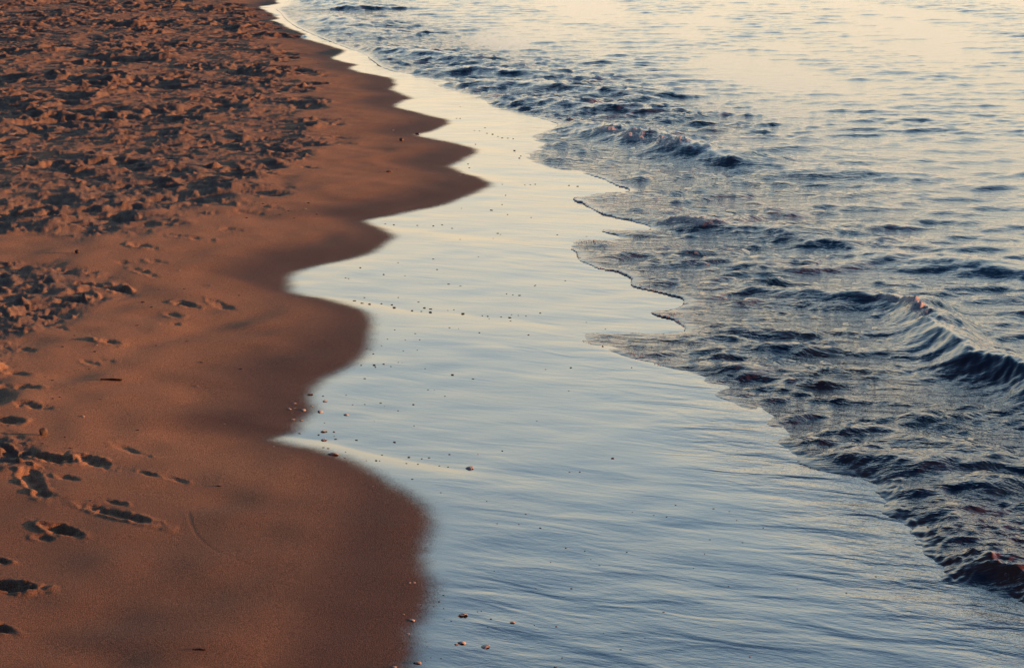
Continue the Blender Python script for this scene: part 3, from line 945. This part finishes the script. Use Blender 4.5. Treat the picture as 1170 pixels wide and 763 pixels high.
for pts, lab, grp, snk in ZONES:
    for p in pts:
        w = p[2] if len(p) > 2 else 4
        put(PEB[prnd.randrange(5)], 'pebble', p[0], p[1], w * 0.66, lab, 'pebble', grp, sink=snk, hz=0.55)

# single stones that stand out
put(PEB[3], 'pebble', 49.6, 495.5, 11, 'dark pyramid-shaped stone on the sand above the lower footprints', 'stone', rot=0.2, sink=.12, hz=1.5)
put(PEB[1], 'pebble', 88.3, 288.5, 7, 'dark round stone alone on smooth sand below the trampled area', 'stone', sink=.12, hz=1.2)
put(PEB[1], 'pebble', 458.6, 160.6, 6, 'dark round stone on the far sand tongue beside a pale shell', 'stone', sink=.12, hz=1.2)
put(PEB[2], 'pebble', 444, 196, 7, 'dark flat stone touching a pale chip on the far sand', 'stone', sink=.15)
put(PEB[2], 'pebble', 476.5, 152.6, 5, 'dark sliver of stone in the far notch of the wet edge', 'stone', sink=.15)

# pale shells: (x, y, width)
SH_NOTCH = zm([(345, 62, 8), (452, 112, 7), (197, 171, 5), (230, 130, 5), (233, 167, 4), (297, 178, 7), (358, 149, 4), (222, 248, 6), (280, 253, 5), (607, 212, 7),
               (445, 393, 8), (800, 732, 3), (82, 443, 3), (270, 347, 4)], 300, 440, 6.356)
SH_RIM = zm([(175, 157, 5), (208, 155, 4), (190, 420, 8), (130, 380, 3.5), (905, 435, 8), (505, 590, 6), (163, 518, 4), (65, 752, 7)], 440, 640, 6.206)
SH_DRY = zm([(615, 165, 4), (720, 215, 6), (675, 560, 5), (330, 420, 4), (285, 663, 5), (675, 608, 3), (770, 690, 3), (990, 637, 4), (1040, 640, 5), (1005, 675, 5)], 0, 254, 3)
SH_FAR = zm([(1030, 135, 3), (948, 562, 3), (420, 435, 3)], 200, 150, 6.356) + zm([(545, 512, 2.5), (60, 183, 3.5), (52, 484, 2.5)], 440, 120, 6.356)
for pts, lab, grp in ((SH_NOTCH, 'small pale shell beside the pointed wet notch of the sand edge', 'shells by the pointed notch'),
                      (SH_RIM, 'small pale shell on the damp rim at the bottom of the beach', 'shells on the bottom rim'),
                      (SH_DRY, 'small pale shell chip on the brown sand at mid left', 'shell chips on the middle sand'),
                      (SH_FAR, 'tiny pale shell chip on the far smooth sand', 'shell chips on the far sand')):
    for p in pts:
        put(SHL[prnd.randrange(3)], 'shell', p[0], p[1], p[2] * 0.8, lab, 'shell', grp, rot=prnd.uniform(0, 6.28), hz=0.5)
put(SHL[0], 'shell', 300 + 512 / 6.356, 440 + 494 / 6.356, 10.2, 'largest pale shell lying at the lower lip of the pointed wet notch', 'shell', rot=1.2, hz=0.5)
put(SHL[1], 'shell', 300 + 445 / 6.356, 440 + 331 / 6.356, 6.8, 'pale domed shell in the mouth of the pointed wet notch', 'shell', rot=2.2, hz=0.5)
put(SHL[2], 'shell', 300 + 418 / 6.356, 440 + 187 / 6.356, 6.8, 'pale shell on the dark damp fringe above the pointed notch', 'shell', rot=0.4, hz=0.5)
put(SHL[1], 'shell', 390 + 440 / 2.992, 508 + 77 / 2.992, 10.2, 'pale shell lying alone on the wet sand right of the notch', 'shell', rot=3.0, hz=0.5)
put(SHL[0], 'shell', 440 + 548 / 6.206, 640 + 381 / 6.206, 10.2, 'pale shell on wet sand, uppermost of the three near the bottom', 'shell', rot=1.8, hz=0.5)
put(SHL[2], 'shell', 440 + 545 / 6.206, 640 + 578 / 6.206, 9.3, 'pale shell touching a smaller one near the bottom edge', 'shell', rot=0.9, hz=0.5)
put(SHL[1], 'shell', 440 + 713 / 6.206, 640 + 605 / 6.206, 11.0, 'flat pale shell, rightmost of those near the bottom edge', 'shell', rot=2.7, hz=.4)
put(SHL[0], 'shell', 440 + 230 / 6.206, 640 + 720 / 6.206, 8.5, 'pale shell at the wet rim closest to the bottom edge', 'shell', rot=1.1, hz=0.5)


def stick(px0, py0, px1, py1, thick, label):
    x0, y0, z0 = on_surface(px0, py0, SX, SY, SZ)
    x1, y1, z1 = on_surface(px1, py1, SX, SY, SZ)
    r = random.Random(int(px0))
    bm = bmesh.new()
    prev = None
    n, m = 9, 8
    for i in range(n + 1):
        t = i / n
        rad = thick * (0.55 + 0.45 * math.sin(math.pi * (0.12 + 0.76 * t))) * r.uniform(.85, 1.15)
        ring = []
        for k in range(m):
            a = 2 * math.pi * k / m
            ring.append(bm.verts.new(((t - .5) * math.hypot(x1 - x0, y1 - y0), math.cos(a) * rad + 0.004 * math.sin(t * 5), math.sin(a) * rad * .9)))
        if prev:
            for k in range(m):
                bm.faces.new([prev[k], prev[(k + 1) % m], ring[(k + 1) % m], ring[k]]).smooth = True
        else:
            bm.faces.new(ring[::-1])
        prev = ring
    bm.faces.new(prev)
    me = bpy.data.meshes.new('driftwood_stick')
    bm.to_mesh(me)
    bm.free()
    me.materials.append(M_STICK)
    o = bpy.data.objects.new('driftwood_stick', me)
    C.objects.link(o)
    o.location = ((x0 + x1) / 2, (y0 + y1) / 2, (z0 + z1) / 2 + thick * .6)
    o.rotation_euler = (0, 0, math.atan2(y1 - y0, x1 - x0))
    o['label'] = label
    o['category'] = 'stick'


stick(115, 434, 140, 435, 0.007, 'dark stick lying on the smooth sand at mid left')
stick(220, 742, 236, 742, 0.003, 'thin pale-ended twig on bare sand near the bottom left')

# ------------------------------------------------------------------ foam: beads of froth on the broken crests and along the thin leading edge
def bead():
    bm = bmesh.new()
    bmesh.ops.create_icosphere(bm, subdivisions=1, radius=1.0)
    bm.verts.ensure_lookup_table()
    v = np.array([q.co[:] for q in bm.verts])
    f = np.array([[q.index for q in p.verts] for p in bm.faces])
    bm.free()
    return v, f


def foam_mesh(name, spots, label):
    """spots: (photo x, photo y, spread in metres, count, bead radius)"""
    r = np.random.default_rng(17)
    bv, bf = bead()
    V, F, k = [], [], 0
    for px, py, sx, sy, cnt, rad in spots:
        gx, gy, _ = on_surface(px, py, X, Y, Zs)
        for _ in range(cnt * 2):
            x, y = gx + r.normal(0, sx) + (0.045 if rad > 0.0045 else 0.0), gy + r.normal(0, sy)
            z = lookup(X, Y, Zs, x, y)
            if z < -0.01:
                continue
            rr = rad * 0.42 * np.exp(r.normal(-0.2, 0.5))
            if rad > 0.0045:
                z += abs(r.normal(0, 0.0035))
            V.append(bv * rr * np.array([1, 1, 0.75]) + np.array([x, y, z + rr * 0.25]))
            F.append(bf + k)
            k += len(bv)
    V, F = np.vstack(V), np.vstack(F)
    me = bpy.data.meshes.new(name)
    me.from_pydata(V.tolist(), [], F.tolist())
    me.polygons.foreach_set('use_smooth', np.ones(len(F), bool))
    m, n, l = new_mat('froth')
    p = nd(n, 'ShaderNodeBsdfPrincipled')
    p.inputs['Base Color'].default_value = (0.75, 0.62, 0.58, 1)
    p.inputs['Roughness'].default_value = 0.2
    tl = nd(n, 'ShaderNodeBsdfTranslucent')
    tl.inputs['Color'].default_value = (0.8, 0.66, 0.6, 1)
    mx = n.new('ShaderNodeMixShader')
    mx.inputs[0].default_value = 0.45
    l.new(p.outputs[0], mx.inputs[1])
    l.new(tl.outputs[0], mx.inputs[2])
    out = n.new('ShaderNodeOutputMaterial')
    l.new(mx.outputs[0], out.inputs[0])
    me.materials.append(m)
    o = bpy.data.objects.new(name, me)
    C.objects.link(o)
    o['kind'] = 'stuff'
    o['label'] = label
    o['category'] = 'foam'
    return o


spots = []
for line, c in (((659, 387, 671, 394), 6), ((671, 394, 687, 401), 6), ((715, 411, 741, 417), 10), ((741, 417, 762, 424), 8), ((744, 358, 766, 366), 8), ((766, 366, 782, 378), 8),
                ((657, 278, 687, 275), 6), ((653, 288, 659, 297), 4), ((676, 306, 708, 313), 8), ((663, 232, 694, 248), 9), ((694, 248, 726, 255), 9), ((722, 325, 757, 336), 8)):
    for k in range(6):
        t = (k + .5) / 6
        spots.append((line[0] * (1 - t) + line[2] * t + 2, line[1] * (1 - t) + line[3] * t - 1.0, 0.012, 0.03, c, 0.0038))
foam_mesh('foam', spots, 'pinkish froth along the thin leading edges of the incoming wash')
